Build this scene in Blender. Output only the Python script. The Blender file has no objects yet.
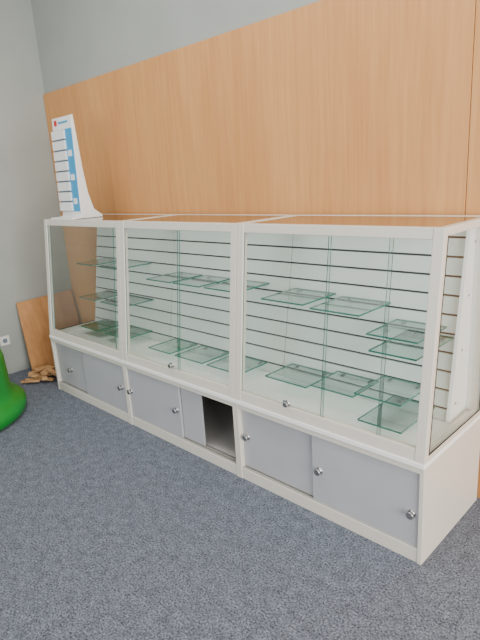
import bpy, math, bmesh, random
from mathutils import Vector, Matrix
random.seed(4)
S=bpy.context.scene
# ------------------------------------------------------------------ materials
def lin(c):
    return tuple(((v/255)/12.92 if v/255<=.04045 else ((v/255+.055)/1.055)**2.4) for v in c)+(1,)
def mat(name,rgb,rough=.5,metal=0,spec=.5,noise=0,nscale=8,bump=0,bscale=200):
    m=bpy.data.materials.new(name); m.use_nodes=True
    nt=m.node_tree; b=nt.nodes['Principled BSDF']
    b.inputs['Roughness'].default_value=rough; b.inputs['Metallic'].default_value=metal
    b.inputs['Specular IOR Level'].default_value=spec
    col=lin(rgb); b.inputs['Base Color'].default_value=col
    tc=nt.nodes.new('ShaderNodeTexCoord')
    if noise:
        n=nt.nodes.new('ShaderNodeTexNoise'); n.inputs['Scale'].default_value=nscale; n.inputs['Detail'].default_value=6
        rp=nt.nodes.new('ShaderNodeValToRGB')
        rp.color_ramp.elements[0].position=.3; rp.color_ramp.elements[1].position=.7
        rp.color_ramp.elements[0].color=tuple(v*(1-noise) for v in col[:3])+(1,)
        rp.color_ramp.elements[1].color=tuple(min(1,v*(1+noise)) for v in col[:3])+(1,)
        nt.links.new(tc.outputs['Object'],n.inputs['Vector']); nt.links.new(n.outputs['Fac'],rp.inputs['Fac'])
        nt.links.new(rp.outputs['Color'],b.inputs['Base Color'])
    if bump:
        n2=nt.nodes.new('ShaderNodeTexNoise'); n2.inputs['Scale'].default_value=bscale; n2.inputs['Detail'].default_value=3
        bp=nt.nodes.new('ShaderNodeBump'); bp.inputs['Strength'].default_value=bump; bp.inputs['Distance'].default_value=.005
        nt.links.new(tc.outputs['Object'],n2.inputs['Vector']); nt.links.new(n2.outputs['Fac'],bp.inputs['Height'])
        nt.links.new(bp.outputs['Normal'],b.inputs['Normal'])
    return m
def glass(name,tint,refl=.9,rough=.0):
    # thin pane: reflects on its outer faces, back faces only transmit
    m=bpy.data.materials.new(name); m.use_nodes=True; nt=m.node_tree; nt.nodes.clear()
    o=nt.nodes.new('ShaderNodeOutputMaterial'); t=nt.nodes.new('ShaderNodeBsdfTransparent'); g=nt.nodes.new('ShaderNodeBsdfGlossy')
    g.inputs['Roughness'].default_value=rough; t.inputs['Color'].default_value=tint
    f=nt.nodes.new('ShaderNodeFresnel'); f.inputs['IOR'].default_value=1.5
    ge=nt.nodes.new('ShaderNodeNewGeometry')
    mu=nt.nodes.new('ShaderNodeMath'); mu.operation='MULTIPLY'; mu.inputs[1].default_value=refl; mu.use_clamp=True
    sb=nt.nodes.new('ShaderNodeMath'); sb.operation='SUBTRACT'; sb.inputs[0].default_value=1
    m2=nt.nodes.new('ShaderNodeMath'); m2.operation='MULTIPLY'
    mx=nt.nodes.new('ShaderNodeMixShader')
    nt.links.new(ge.outputs['Backfacing'],sb.inputs[1]); nt.links.new(f.outputs[0],mu.inputs[0])
    nt.links.new(mu.outputs[0],m2.inputs[0]); nt.links.new(sb.outputs[0],m2.inputs[1]); nt.links.new(m2.outputs[0],mx.inputs[0])
    nt.links.new(t.outputs[0],mx.inputs[1]); nt.links.new(g.outputs[0],mx.inputs[2]); nt.links.new(mx.outputs[0],o.inputs['Surface'])
    return m
def wood(name,c1,c2,sx=30,sz=1.2,rough=.45):
    m=bpy.data.materials.new(name); m.use_nodes=True; nt=m.node_tree; b=nt.nodes['Principled BSDF']
    b.inputs['Roughness'].default_value=rough
    tc=nt.nodes.new('ShaderNodeTexCoord'); mp=nt.nodes.new('ShaderNodeMapping'); mp.inputs['Scale'].default_value=(sx,sx,sz)
    n=nt.nodes.new('ShaderNodeTexNoise'); n.inputs['Scale'].default_value=1.5; n.inputs['Detail'].default_value=8; n.inputs['Roughness'].default_value=.65
    mp2=nt.nodes.new('ShaderNodeMapping'); mp2.inputs['Scale'].default_value=(sx*.1,sx*.1,sz*.3)
    n2=nt.nodes.new('ShaderNodeTexNoise'); n2.inputs['Scale'].default_value=1.2; n2.inputs['Detail'].default_value=3
    mx=nt.nodes.new('ShaderNodeMix'); mx.data_type='FLOAT'; mx.inputs[0].default_value=.4
    rp=nt.nodes.new('ShaderNodeValToRGB'); rp.color_ramp.elements[0].position=.35; rp.color_ramp.elements[1].position=.65
    rp.color_ramp.elements[0].color=lin(c1); rp.color_ramp.elements[1].color=lin(c2)
    L=nt.links.new
    L(tc.outputs['Object'],mp.inputs['Vector']); L(mp.outputs[0],n.inputs['Vector']); L(tc.outputs['Object'],mp2.inputs['Vector']); L(mp2.outputs[0],n2.inputs['Vector'])
    L(n.outputs['Fac'],mx.inputs[2]); L(n2.outputs['Fac'],mx.inputs[3]); L(mx.outputs[0],rp.inputs['Fac']); L(rp.outputs['Color'],b.inputs['Base Color'])
    return m
def carpet():
    m=bpy.data.materials.new('carpet'); m.use_nodes=True; nt=m.node_tree; b=nt.nodes['Principled BSDF']
    b.inputs['Roughness'].default_value=.95; b.inputs['Specular IOR Level'].default_value=.15
    tc=nt.nodes.new('ShaderNodeTexCoord'); L=nt.links.new
    n=nt.nodes.new('ShaderNodeTexNoise'); n.inputs['Scale'].default_value=130; n.inputs['Detail'].default_value=4; n.inputs['Roughness'].default_value=.75
    rp=nt.nodes.new('ShaderNodeValToRGB'); rp.color_ramp.elements[0].position=.36; rp.color_ramp.elements[1].position=.66
    rp.color_ramp.elements[0].color=lin((46,52,62)); rp.color_ramp.elements[1].color=lin((146,153,166))
    n2=nt.nodes.new('ShaderNodeTexNoise'); n2.inputs['Scale'].default_value=22; n2.inputs['Detail'].default_value=6; n2.inputs['Roughness'].default_value=.7
    rp2=nt.nodes.new('ShaderNodeValToRGB'); rp2.color_ramp.elements[0].color=(.72,.72,.72,1); rp2.color_ramp.elements[1].color=(1.16,1.16,1.16,1)
    rp2.color_ramp.elements[0].position=.35; rp2.color_ramp.elements[1].position=.65
    mx=nt.nodes.new('ShaderNodeMix'); mx.data_type='RGBA'; mx.blend_type='MULTIPLY'; mx.inputs[0].default_value=1
    L(tc.outputs['Object'],n.inputs['Vector']); L(n.outputs['Fac'],rp.inputs['Fac']); L(tc.outputs['Object'],n2.inputs['Vector']); L(n2.outputs['Fac'],rp2.inputs['Fac'])
    L(rp.outputs['Color'],mx.inputs[6]); L(rp2.outputs['Color'],mx.inputs[7]); L(mx.outputs[2],b.inputs['Base Color'])
    bp=nt.nodes.new('ShaderNodeBump'); bp.inputs['Strength'].default_value=.6; bp.inputs['Distance'].default_value=.005
    L(n.outputs['Fac'],bp.inputs['Height']); L(bp.outputs['Normal'],b.inputs['Normal'])
    return m
M=dict(
 white=mat('white_lacquer',(212,207,196),.35),
 inner=mat('white_board',(246,246,243),.5),
 basein=mat('base_interior_shade_grey',(190,188,184),.7),  # greyer than the carcass, shade of the open compartment put into the colour
 door=mat('grey_door_laminate',(172,173,177),.4,noise=.03,nscale=5),
 slat=mat('slatwall_board',(206,214,208),.5),
 dark=mat('groove_dark',(52,56,58),.6),
 track=mat('door_track_plastic',(180,178,172),.4),
 metal=mat('brushed_metal',(175,175,175),.35,metal=1),
 black=mat('black_gasket',(25,25,27),.5),
 glass=glass('clear_glass',(.975,.988,.982,1),1.1),
 topglass=glass('top_glass',(.95,.965,.955,1),1.8),
 gedge=mat('glass_green_edge',(45,105,90),.15),
 gshelf=glass('shelf_glass',(.87,.945,.925,1),1.3),
 gshedge=mat('shelf_glass_edge',(58,120,106),.15),
 wall=mat('wall_paint_grey',(158,162,157),.8,noise=.04,nscale=3,bump=.15,bscale=120),
 ceil=mat('ceiling_paint',(225,225,222),.9),
 wood=wood('beech_laminate',(194,133,76),(214,157,97)),
 ply=wood('plywood',(165,112,66),(200,148,96),14,2),
 chip=mat('broken_wood',(185,145,100),.7,noise=.2,nscale=20),
 carpet=carpet(),
 green=mat('green_plastic',(20,132,42),.35),
 blue=mat('blue_print',(45,150,200),.4),
 red=mat('red_print',(200,30,35),.4),
 stand=mat('stand_white',(232,232,230),.35),
 slot=mat('slot_grey',(110,125,140),.5),
 socket=mat('socket_plastic',(225,225,220),.4),
)
# ------------------------------------------------------------------ geometry helpers
def obj(name,bm,mats,parent=None,bev=0,smooth=False):
    me=bpy.data.meshes.new(name); bm.to_mesh(me); bm.free()
    for m in mats: me.materials.append(m)
    ob=bpy.data.objects.new(name,me); S.collection.objects.link(ob)
    if smooth:
        for p in me.polygons: p.use_smooth=True
    if bev:
        md=ob.modifiers.new('bevel','BEVEL'); md.width=bev; md.segments=2; md.limit_method='ANGLE'; md.harden_normals=False
    if parent: ob.parent=parent
    return ob
def hexa(bm,pts,mi=0):
    v=[bm.verts.new(p) for p in pts]
    fs=[]
    for f in ((0,3,2,1),(4,5,6,7),(0,1,5,4),(1,2,6,5),(2,3,7,6),(3,0,4,7)):
        fa=bm.faces.new([v[i] for i in f]); fa.material_index=mi; fs.append(fa)
    return fs
def bx(bm,lo,hi,mi=0):
    x0,y0,z0=lo;x1,y1,z1=hi
    return hexa(bm,[(x0,y0,z0),(x1,y0,z0),(x1,y1,z0),(x0,y1,z0),(x0,y0,z1),(x1,y0,z1),(x1,y1,z1),(x0,y1,z1)],mi)
def box(name,lo,hi,m,parent=None,bev=0):
    bm=bmesh.new(); bx(bm,lo,hi); return obj(name,bm,[m],parent,bev)
def empty(name,loc=(0,0,0)):
    e=bpy.data.objects.new(name,None); S.collection.objects.link(e); e.location=loc; e.empty_display_size=.1; return e
def lathe(bm,prof,M4,seg=24,mi=0):
    rings=[]
    for (rr,z) in prof:
        rings.append([bm.verts.new(M4@Vector((rr*math.cos(2*math.pi*i/seg),rr*math.sin(2*math.pi*i/seg),z))) for i in range(seg)])
    for a,b in zip(rings,rings[1:]):
        for i in range(seg):
            f=bm.faces.new((a[i],a[(i+1)%seg],b[(i+1)%seg],b[i])); f.material_index=mi; f.smooth=True
    f=bm.faces.new(rings[-1]); f.material_index=mi
    f=bm.faces.new(rings[0][::-1]); f.material_index=mi
# ------------------------------------------------------------------ room
XL=-3.69; YW=.60; CE=3.3
box('floor',(XL-.1,-7,-.1),(4.5,YW+.15,0),M['carpet'])
box('wall_back',(XL-.1,YW+.0,0),(4.5,YW+.15,CE),M['wall'])
box('wall_left',(XL-.1,-7,0),(XL,YW,CE),M['wall'])
box('ceiling',(XL-.1,-7,CE),(4.5,YW+.15,CE+.1),M['ceil'])
# beech panelling boards on the back wall
wp=empty('wood_wall_panel')
for i,(a,b) in enumerate(((XL+.004,-2.0),(-1.9997,-.133),(-.130,1.75),(1.752,3.6))):
    box('board_%d'%(i+1),(a,YW-.018,.0),(b,YW-.001,2.283),M['wood'],wp,.0006)
# ------------------------------------------------------------------ cabinets
HB=.443; HT=1.305; ST=.096; D=.56
def fy(z): return ST*(z-HB)/(HT-HB)
def slab(bm,x0,x1,z0,z1,off,t,mi=0):
    a=fy(z0)+off;b=fy(z1)+off
    return hexa(bm,[(x0,a,z0),(x1,a,z0),(x1,a+t,z0),(x0,a+t,z0),(x0,b,z1),(x1,b,z1),(x1,b+t,z1),(x0,b+t,z1)],mi)
def knob(bm,x,y,z,rr=.014):
    M4=Matrix.Translation((x,y,z))@Matrix.Rotation(math.pi/2,4,'X')
    lathe(bm,[(rr*.95,0),(rr,.002),(rr*.55,.004),(rr*.5,.012),(rr*.95,.016),(rr,.022),(rr*.85,.026)],M4,20)
def shelf(bm,x0,x1,y0,y1,z,t=.008):
    fs=bx(bm,(x0,y0,z-t),(x1,y1,z),0)
    for k in (2,3,4,5): fs[k].material_index=1
def sy(z): return .38+.15*(z-HB)/(HT-HB)      # slatwall front plane (leans back)
def cabinet(x0,doors,knobs,panes,shelves,left_end,right_end,lock,first):
    W=.998
    cab=empty('display_cabinet',(x0,0,0))
    # carcass
    bm=bmesh.new()
    T=.018
    bx(bm,(0,0,0),(T,D,HB-.02)); bx(bm,(W-T,0,0),(W,D,HB-.02))
    bx(bm,(T,.004,0),(W-T,.03,.06))
    bx(bm,(T,.0,HB-.045),(W-T,.035,HB-.02))
    obj('base_carcass',bm,[M['white']],cab,.0015)
    bm=bmesh.new()
    bx(bm,(T,.06,.045),(W-T,D-T,.06)); bx(bm,(T,D-.012,.0),(W-T,D,HB-.02)); bx(bm,(T+.001,.045,.06),(T+.004,D-.012,HB-.02)); bx(bm,(W-T-.004,.045,.06),(W-T-.001,D-.012,HB-.02))
    bx(bm,(T+.004,.045,HB-.024),(W-T-.004,D-.012,HB-.021))
    obj('base_interior_lining',bm,[M['basein']],cab)
    bm=bmesh.new(); bx(bm,(0,-.004,HB-.02),(W,D,HB)); obj('display_deck',bm,[M['inner']],cab,.0015)
    bm=bmesh.new(); bx(bm,(T,.032,.06),(W-T,.036,.066)); bx(bm,(T,.008,.06),(W-T,.011,.068)); bx(bm,(T,.02,.06),(W-T,.022,.066)); 
    obj('door_track',bm,[M['track']],cab)
    for i,(a,b,lay) in enumerate(doors):
        y=.010+lay*.017
        box('sliding_door_%d'%(i+1),(a,y,.068),(b,y+.013,HB-.047),M['door'],cab,.001)
    bm=bmesh.new()
    for (kx,kz,lay) in knobs: knob(bm,kx,.010+lay*.017,kz,.016)
    obj('door_locks',bm,[M['metal']],cab)
    # upper frame
    P=.042
    bm=bmesh.new()
    slab(bm,0,P,HB+.0,HT-.0,0,.03); slab(bm,W-P,W,HB,HT,0,.03)
    slab(bm,P,W-P,HB,HB+.05,.002,.026)
    slab(bm,P,W-P,HT-.042,HT,.002,.026)
    # top rails
    yt=fy(HT)
    bx(bm,(0,yt+.03,HT-.03),(.03,D,HT)); bx(bm,(W-.03,yt+.03,HT-.03),(W,D,HT)); bx(bm,(.03,D-.03,HT-.03),(W-.03,D,HT))
    # rear posts
    bx(bm,(0,D-.03,HB),(.03,D,HT-.03)); bx(bm,(W-.03,D-.03,HB),(W,D,HT-.03))
    obj('upper_frame',bm,[M['white']],cab,.003)
    # side bottom rails
    for side,on in ((0,left_end),(1,right_end)):
        if on:
            xa=0 if side==0 else W-.03
            bm=bmesh.new(); bx(bm,(xa,.03,HB),(xa+.03,D-.03,HB+.022)); obj('side_rail_%d'%(side+1),bm,[M['white']],cab,.002)
            xg=.006 if side==0 else W-.012
            bm=bmesh.new()
            fs=hexa(bm,[(xg,fy(HB)+.031,HB+.022),(xg+.005,fy(HB)+.031,HB+.022),(xg+.005,D-.031,HB+.022),(xg,D-.031,HB+.022),
                        (xg,fy(HT)+.031,HT-.031),(xg+.005,fy(HT)+.031,HT-.031),(xg+.005,D-.031,HT-.031),(xg,D-.031,HT-.031)])
            obj('side_glass_%d'%(side+1),bm,[M['glass']],cab)
            # black gasket along the front post
            bm=bmesh.new(); a=W-.004 if side else .001
            z0,z1=HB+.022,HT-.03
            hexa(bm,[(a,fy(z0)+.030,z0),(a+.003,fy(z0)+.030,z0),(a+.003,fy(z0)+.038,z0),(a,fy(z0)+.038,z0),(a,fy(z1)+.030,z1),(a+.003,fy(z1)+.030,z1),(a+.003,fy(z1)+.038,z1),(a,fy(z1)+.038,z1)])
            bx(bm,(a,.036,HB+.020),(a+.003,D-.03,HB+.026)); bx(bm,(a,D-.036,HB+.026),(a+.003,D-.03,HT-.03))
            obj('glass_gasket_%d'%(side+1),bm,[M['black']],cab)
    # top glass
    box('top_glass',(.031,yt+.031,HT-.008),(W-.031,D-.031,HT-.002),M['topglass'],cab)
    # front sliding panes
    for i,(a,b,lay) in enumerate(panes):
        bm=bmesh.new(); fs=slab(bm,a,b,HB+.045,HT-.04,.006+lay*.010,.005)
        fs[3].material_index=1; fs[5].material_index=1; 
        obj('front_glass_%d'%(i+1),bm,[M['glass'],M['gedge']],cab)
    bm=bmesh.new()
    for (lx,lz) in lock:
        knob(bm,lx,fy(lz)+.004,lz,.014); bx(bm,(lx-.028,fy(lz)+.002,lz-.008),(lx+.012,fy(lz)+.006,lz+.008))
    if lock: obj('glass_locks',bm,[M['metal']],cab)
    # slatwall
    bm=bmesh.new(); pitch=.08; g=.010; xa,xb=(.02 if left_end else .001),(W-.085 if right_end else W-.001)
    zz=HB+.055
    edges=[HB+.002]
    while zz<HT-.05: edges.append(zz); zz+=pitch
    edges.append(HT-.035)
    for a,b in zip(edges,edges[1:]):
        z0=a+(g/2 if a!=edges[0] else 0); z1=b-(g/2 if b!=edges[-1] else 0)
        hexa(bm,[(xa,sy(z0),z0),(xb,sy(z0),z0),(xb,sy(z0)+.01,z0),(xa,sy(z0)+.01,z0),(xa,sy(z1),z1),(xb,sy(z1),z1),(xb,sy(z1)+.01,z1),(xa,sy(z1)+.01,z1)],0)
    z0,z1=HB+.002,HT-.035
    hexa(bm,[(xa,sy(z0)+.010,z0),(xb,sy(z0)+.010,z0),(xb,sy(z0)+.018,z0),(xa,sy(z0)+.018,z0),(xa,sy(z1)+.010,z1),(xb,sy(z1)+.010,z1),(xb,sy(z1)+.018,z1),(xa,sy(z1)+.018,z1)],1)
    obj('slatwall_back',bm,[M['slat'],M['dark']],cab)
    if right_end:
        bm=bmesh.new(); xq=W-.083
        z0,z1=HB+.002,HT-.035
        hexa(bm,[(xq,sy(z0)-.012,z0),(xq+.016,sy(z0)-.012,z0),(xq+.016,D-.002,z0),(xq,D-.002,z0),(xq,sy(z1)-.03,z1),(xq+.016,sy(z1)-.03,z1),(xq+.016,D-.002,z1),(xq,D-.002,z1)])
        bx(bm,(xq+.016,D-.012,z0),(W-.031,D-.002,z1))
        for zb in (.52,.75,.98,1.2):
            M4=Matrix.Translation((xq+.016,sy(zb)+.03,zb))@Matrix.Rotation(math.pi/2,4,'Y'); lathe(bm,[(.006,0),(.006,.002),(.004,.004)],M4,12,1)
        obj('slatwall_end_panel',bm,[M['inner'],M['metal']],cab,.001)
    # glass shelves
    for i,(a,b,y0,z) in enumerate(shelves):
        bm=bmesh.new(); y1=sy(z)-.004; shelf(bm,a,b,y0,y1,z)
        for cx in (a+.04,b-.04): bx(bm,(cx-.006,y1-.03,z-.016),(cx+.006,y1+.002,z-.0085),2)
        obj('glass_shelf_%d'%(i+1),bm,[M['gshelf'],M['gshedge'],M['metal']],cab)
    return cab
KZ=.24
cabinet(-3,[(.019,.50,1),(.45,.979,0)],[(.22,.20,1),(.93,KZ,0)],[(.043,.915,0),(.06,.955,1)],
  [(.20,.42,.20,.98),(.50,.76,.20,.98),(.20,.42,.18,.73),(.50,.80,.18,.73),(.20,.45,.16,.51),(.52,.80,.16,.51)],True,False,[],True)
cabinet(-2,[(.019,.53,0),(.51,.70,1)],[(.04,KZ,0),(.50,KZ,0)],[(.043,.56,0),(.53,.955,1)],
  [(.06,.30,.20,.94),(.33,.56,.20,.94),(.60,.86,.20,.94),(.06,.28,.16,.50),(.33,.58,.16,.50),(.62,.88,.16,.50)],False,False,[(.50,.515)],False)
cabinet(-1,[(.019,.53,1),(.47,.979,0)],[(.05,KZ,1),(.51,KZ-.01,0),(.95,.21,0)],[(.043,.53,0),(.51,.80,1),(.79,.955,0)],
  [(.04,.30,.19,.93),(.34,.60,.19,.92),(.64,.87,.18,.85),(.70,.905,.10,.81),(.06,.32,.17,.53),(.35,.58,.17,.55),(.60,.82,.15,.58),(.66,.86,.08,.50)],False,True,[(.34,.51)],False)
# ------------------------------------------------------------------ display stand on top
st=empty('brochure_display_stand',(-2.89,.16,HT))
bm=bmesh.new()
W=.27
prof=[(0,0.0),(0,.012),(.035,.02),(.055,.68),(.072,.685),(.080,.55),(.092,.34),(.11,.17),(.14,.06),(.20,.014),(.20,0)]
a=[bm.verts.new((0.0,y,z)) for y,z in prof]; b=[bm.verts.new((W,y,z)) for y,z in prof]
bm.faces.new(a); bm.faces.new(b[::-1])
for i in range(len(prof)):
    j=(i+1)%len(prof); bm.faces.new((a[j],a[i],b[i],b[j]))
bmesh.ops.recalc_face_normals(bm,faces=bm.faces)
obj('curved_body',bm,[M['stand']],st,.003)
def sp(z): return .035+.02*(z-.02)/.66
bm=bmesh.new()
def face(x0,x1,z0,z1,t,mi):
    hexa(bm,[(x0,sp(z0)-t,z0),(x1,sp(z0)-t,z0),(x1,sp(z0)-.0005,z0),(x0,sp(z0)-.0005,z0),(x0,sp(z1)-t,z1),(x1,sp(z1)-t,z1),(x1,sp(z1)-.0005,z1),(x0,sp(z1)-.0005,z1)],mi)
face(.17,.264,.05,.60,.004,0)
face(.0,.17,.05,.60,.004,1)
for k in range(8): face(.0,.175,.055+k*.069,.113+k*.069,.016,2)
face(.09,.22,.640,.652,.003,0); face(.035,.07,.630,.665,.004,4)
for k in range(3): face(.19,.24,.10+k*.16,.14+k*.16,.006,2)
obj('card_racks',bm,[M['blue'],M['slot'],M['stand'],M['slot'],M['red']],st,.001)
bm=bmesh.new(); bx(bm,(-.02,-.05,.0),(W+.02,.0,.012)); obj('base_tray',bm,[M['stand']],st,.002)
# ------------------------------------------------------------------ plywood offcut
bm=bmesh.new()
pts=[(-3.50,.02,.0),(-3.50,.54,.0),(-3.67,.56,.62),(-3.67,.05,.60)]
n=Vector((.62,0,.17)).normalized()*.015
v=[Vector(p) for p in pts]
hexa(bm,[v[0],v[1],v[1]+n,v[0]+n,v[3],v[2],v[2]+n,v[3]+n])
bmesh.ops.recalc_face_normals(bm,faces=bm.faces)
for vv in bm.verts: vv.co.z=max(vv.co.z,0)
obj('plywood_sheet',bm,[M['ply']],None,.001)
bm=bmesh.new()
for k in range(22):
    l,w,h=random.uniform(.06,.15),random.uniform(.03,.07),random.uniform(.008,.02)
    cx,cy,cz=-3.27+random.uniform(-.11,.11),.02+random.uniform(-.14,.12),.012+.005*k*.7
    Mx=Matrix.Translation((cx,cy,cz))@Matrix.Rotation(random.uniform(0,3.1),4,'Z')@Matrix.Rotation(random.uniform(-.2,.2),4,'Y')
    fs=bx(bm,(-l/2,-w/2,-h/2),(l/2,w/2,h/2)); 
    bm.verts.index_update()
    vs={q for f in fs for q in f.verts}
    sk=random.uniform(-.3,.3)
    for q in sorted(vs,key=lambda q:q.index): q.co.x+=q.co.y*sk; q.co=Mx@q.co
mz=min(q.co.z for q in bm.verts)
for q in bm.verts: q.co.z-=mz
obj('wood_scrap_pile',bm,[M['chip']])
# green round seat
bm=bmesh.new()
lathe(bm,[(.53,0),(.56,.02),(.57,.06),(.565,.09),(.54,.115),(.51,.13),(.49,.15),(.48,.20),(.475,.30),(.47,.40),(.46,.44),(.43,.46),(.34,.47)],Matrix.Identity(4),64)
g=obj('green_round_seat',bm,[M['green']]); g.location=(-3.11,-.82,0)
# wall socket
so=empty('wall_socket',(XL,-.09,.30))
bm=bmesh.new(); bx(bm,(0.0,-.04,-.04),(.008,.04,.04)); obj('face_plate',bm,[M['socket']],so,.003)
bm=bmesh.new(); lathe(bm,[(.02,.008),(.02,.010),(.016,.010),(.016,.0085)],Matrix.Rotation(math.pi/2,4,'Y'),20); obj('outlet_ring',bm,[M['slot']],so)
# ------------------------------------------------------------------ lights
def area(name,loc,target,sx,sy_,e,col):
    l=bpy.data.lights.new(name,'AREA'); l.shape='RECTANGLE'; l.size=sx; l.size_y=sy_; l.energy=e; l.color=col
    o=bpy.data.objects.new(name,l); S.collection.objects.link(o); o.location=loc
    o.rotation_euler=(Vector(target)-Vector(loc)).to_track_quat('-Z','Y').to_euler(); return o
area('shop_window_light',(4.3,-1.6,1.6),(0,-.2,.9),3.2,2.4,360,(1,.975,.93))
area('front_window_light',(-.5,-6.5,1.5),(-.8,0,1.0),4,2.4,120,(.97,.98,1))
area('overhead_fill_light',(-1.2,-.7,CE-.03),(-1.2,-.7,0),3.5,.6,60,(1,.985,.95))  # added overhead fill to brighten the cabinet interiors, stands for no known fixture
w=bpy.data.worlds.new('sky'); S.world=w; w.use_nodes=True
w.node_tree.nodes['Background'].inputs[0].default_value=(.95,.97,1,1); w.node_tree.nodes['Background'].inputs[1].default_value=.65
# ------------------------------------------------------------------ camera
f,pi_,ya,ro=522.66,.2655,.7909,-.0636
fw=Vector((-math.sin(ya)*math.cos(pi_),math.cos(ya)*math.cos(pi_),-math.sin(pi_)))
r=Vector((math.cos(ya),math.sin(ya),0)); u=r.cross(fw)
c,s=math.cos(ro),math.sin(ro)
R=c*r+s*u; U=-s*r+c*u
cd=bpy.data.cameras.new('camera'); cam=bpy.data.objects.new('camera',cd); S.collection.objects.link(cam)
cd.sensor_fit='VERTICAL'; cd.sensor_height=36; cd.lens=f/640*36
m=Matrix((( R.x,U.x,-fw.x,.7632),(R.y,U.y,-fw.y,-1.6696),(R.z,U.z,-fw.z,1.5126),(0,0,0,1)))
cam.matrix_world=m; S.camera=cam
cd.clip_start=.05
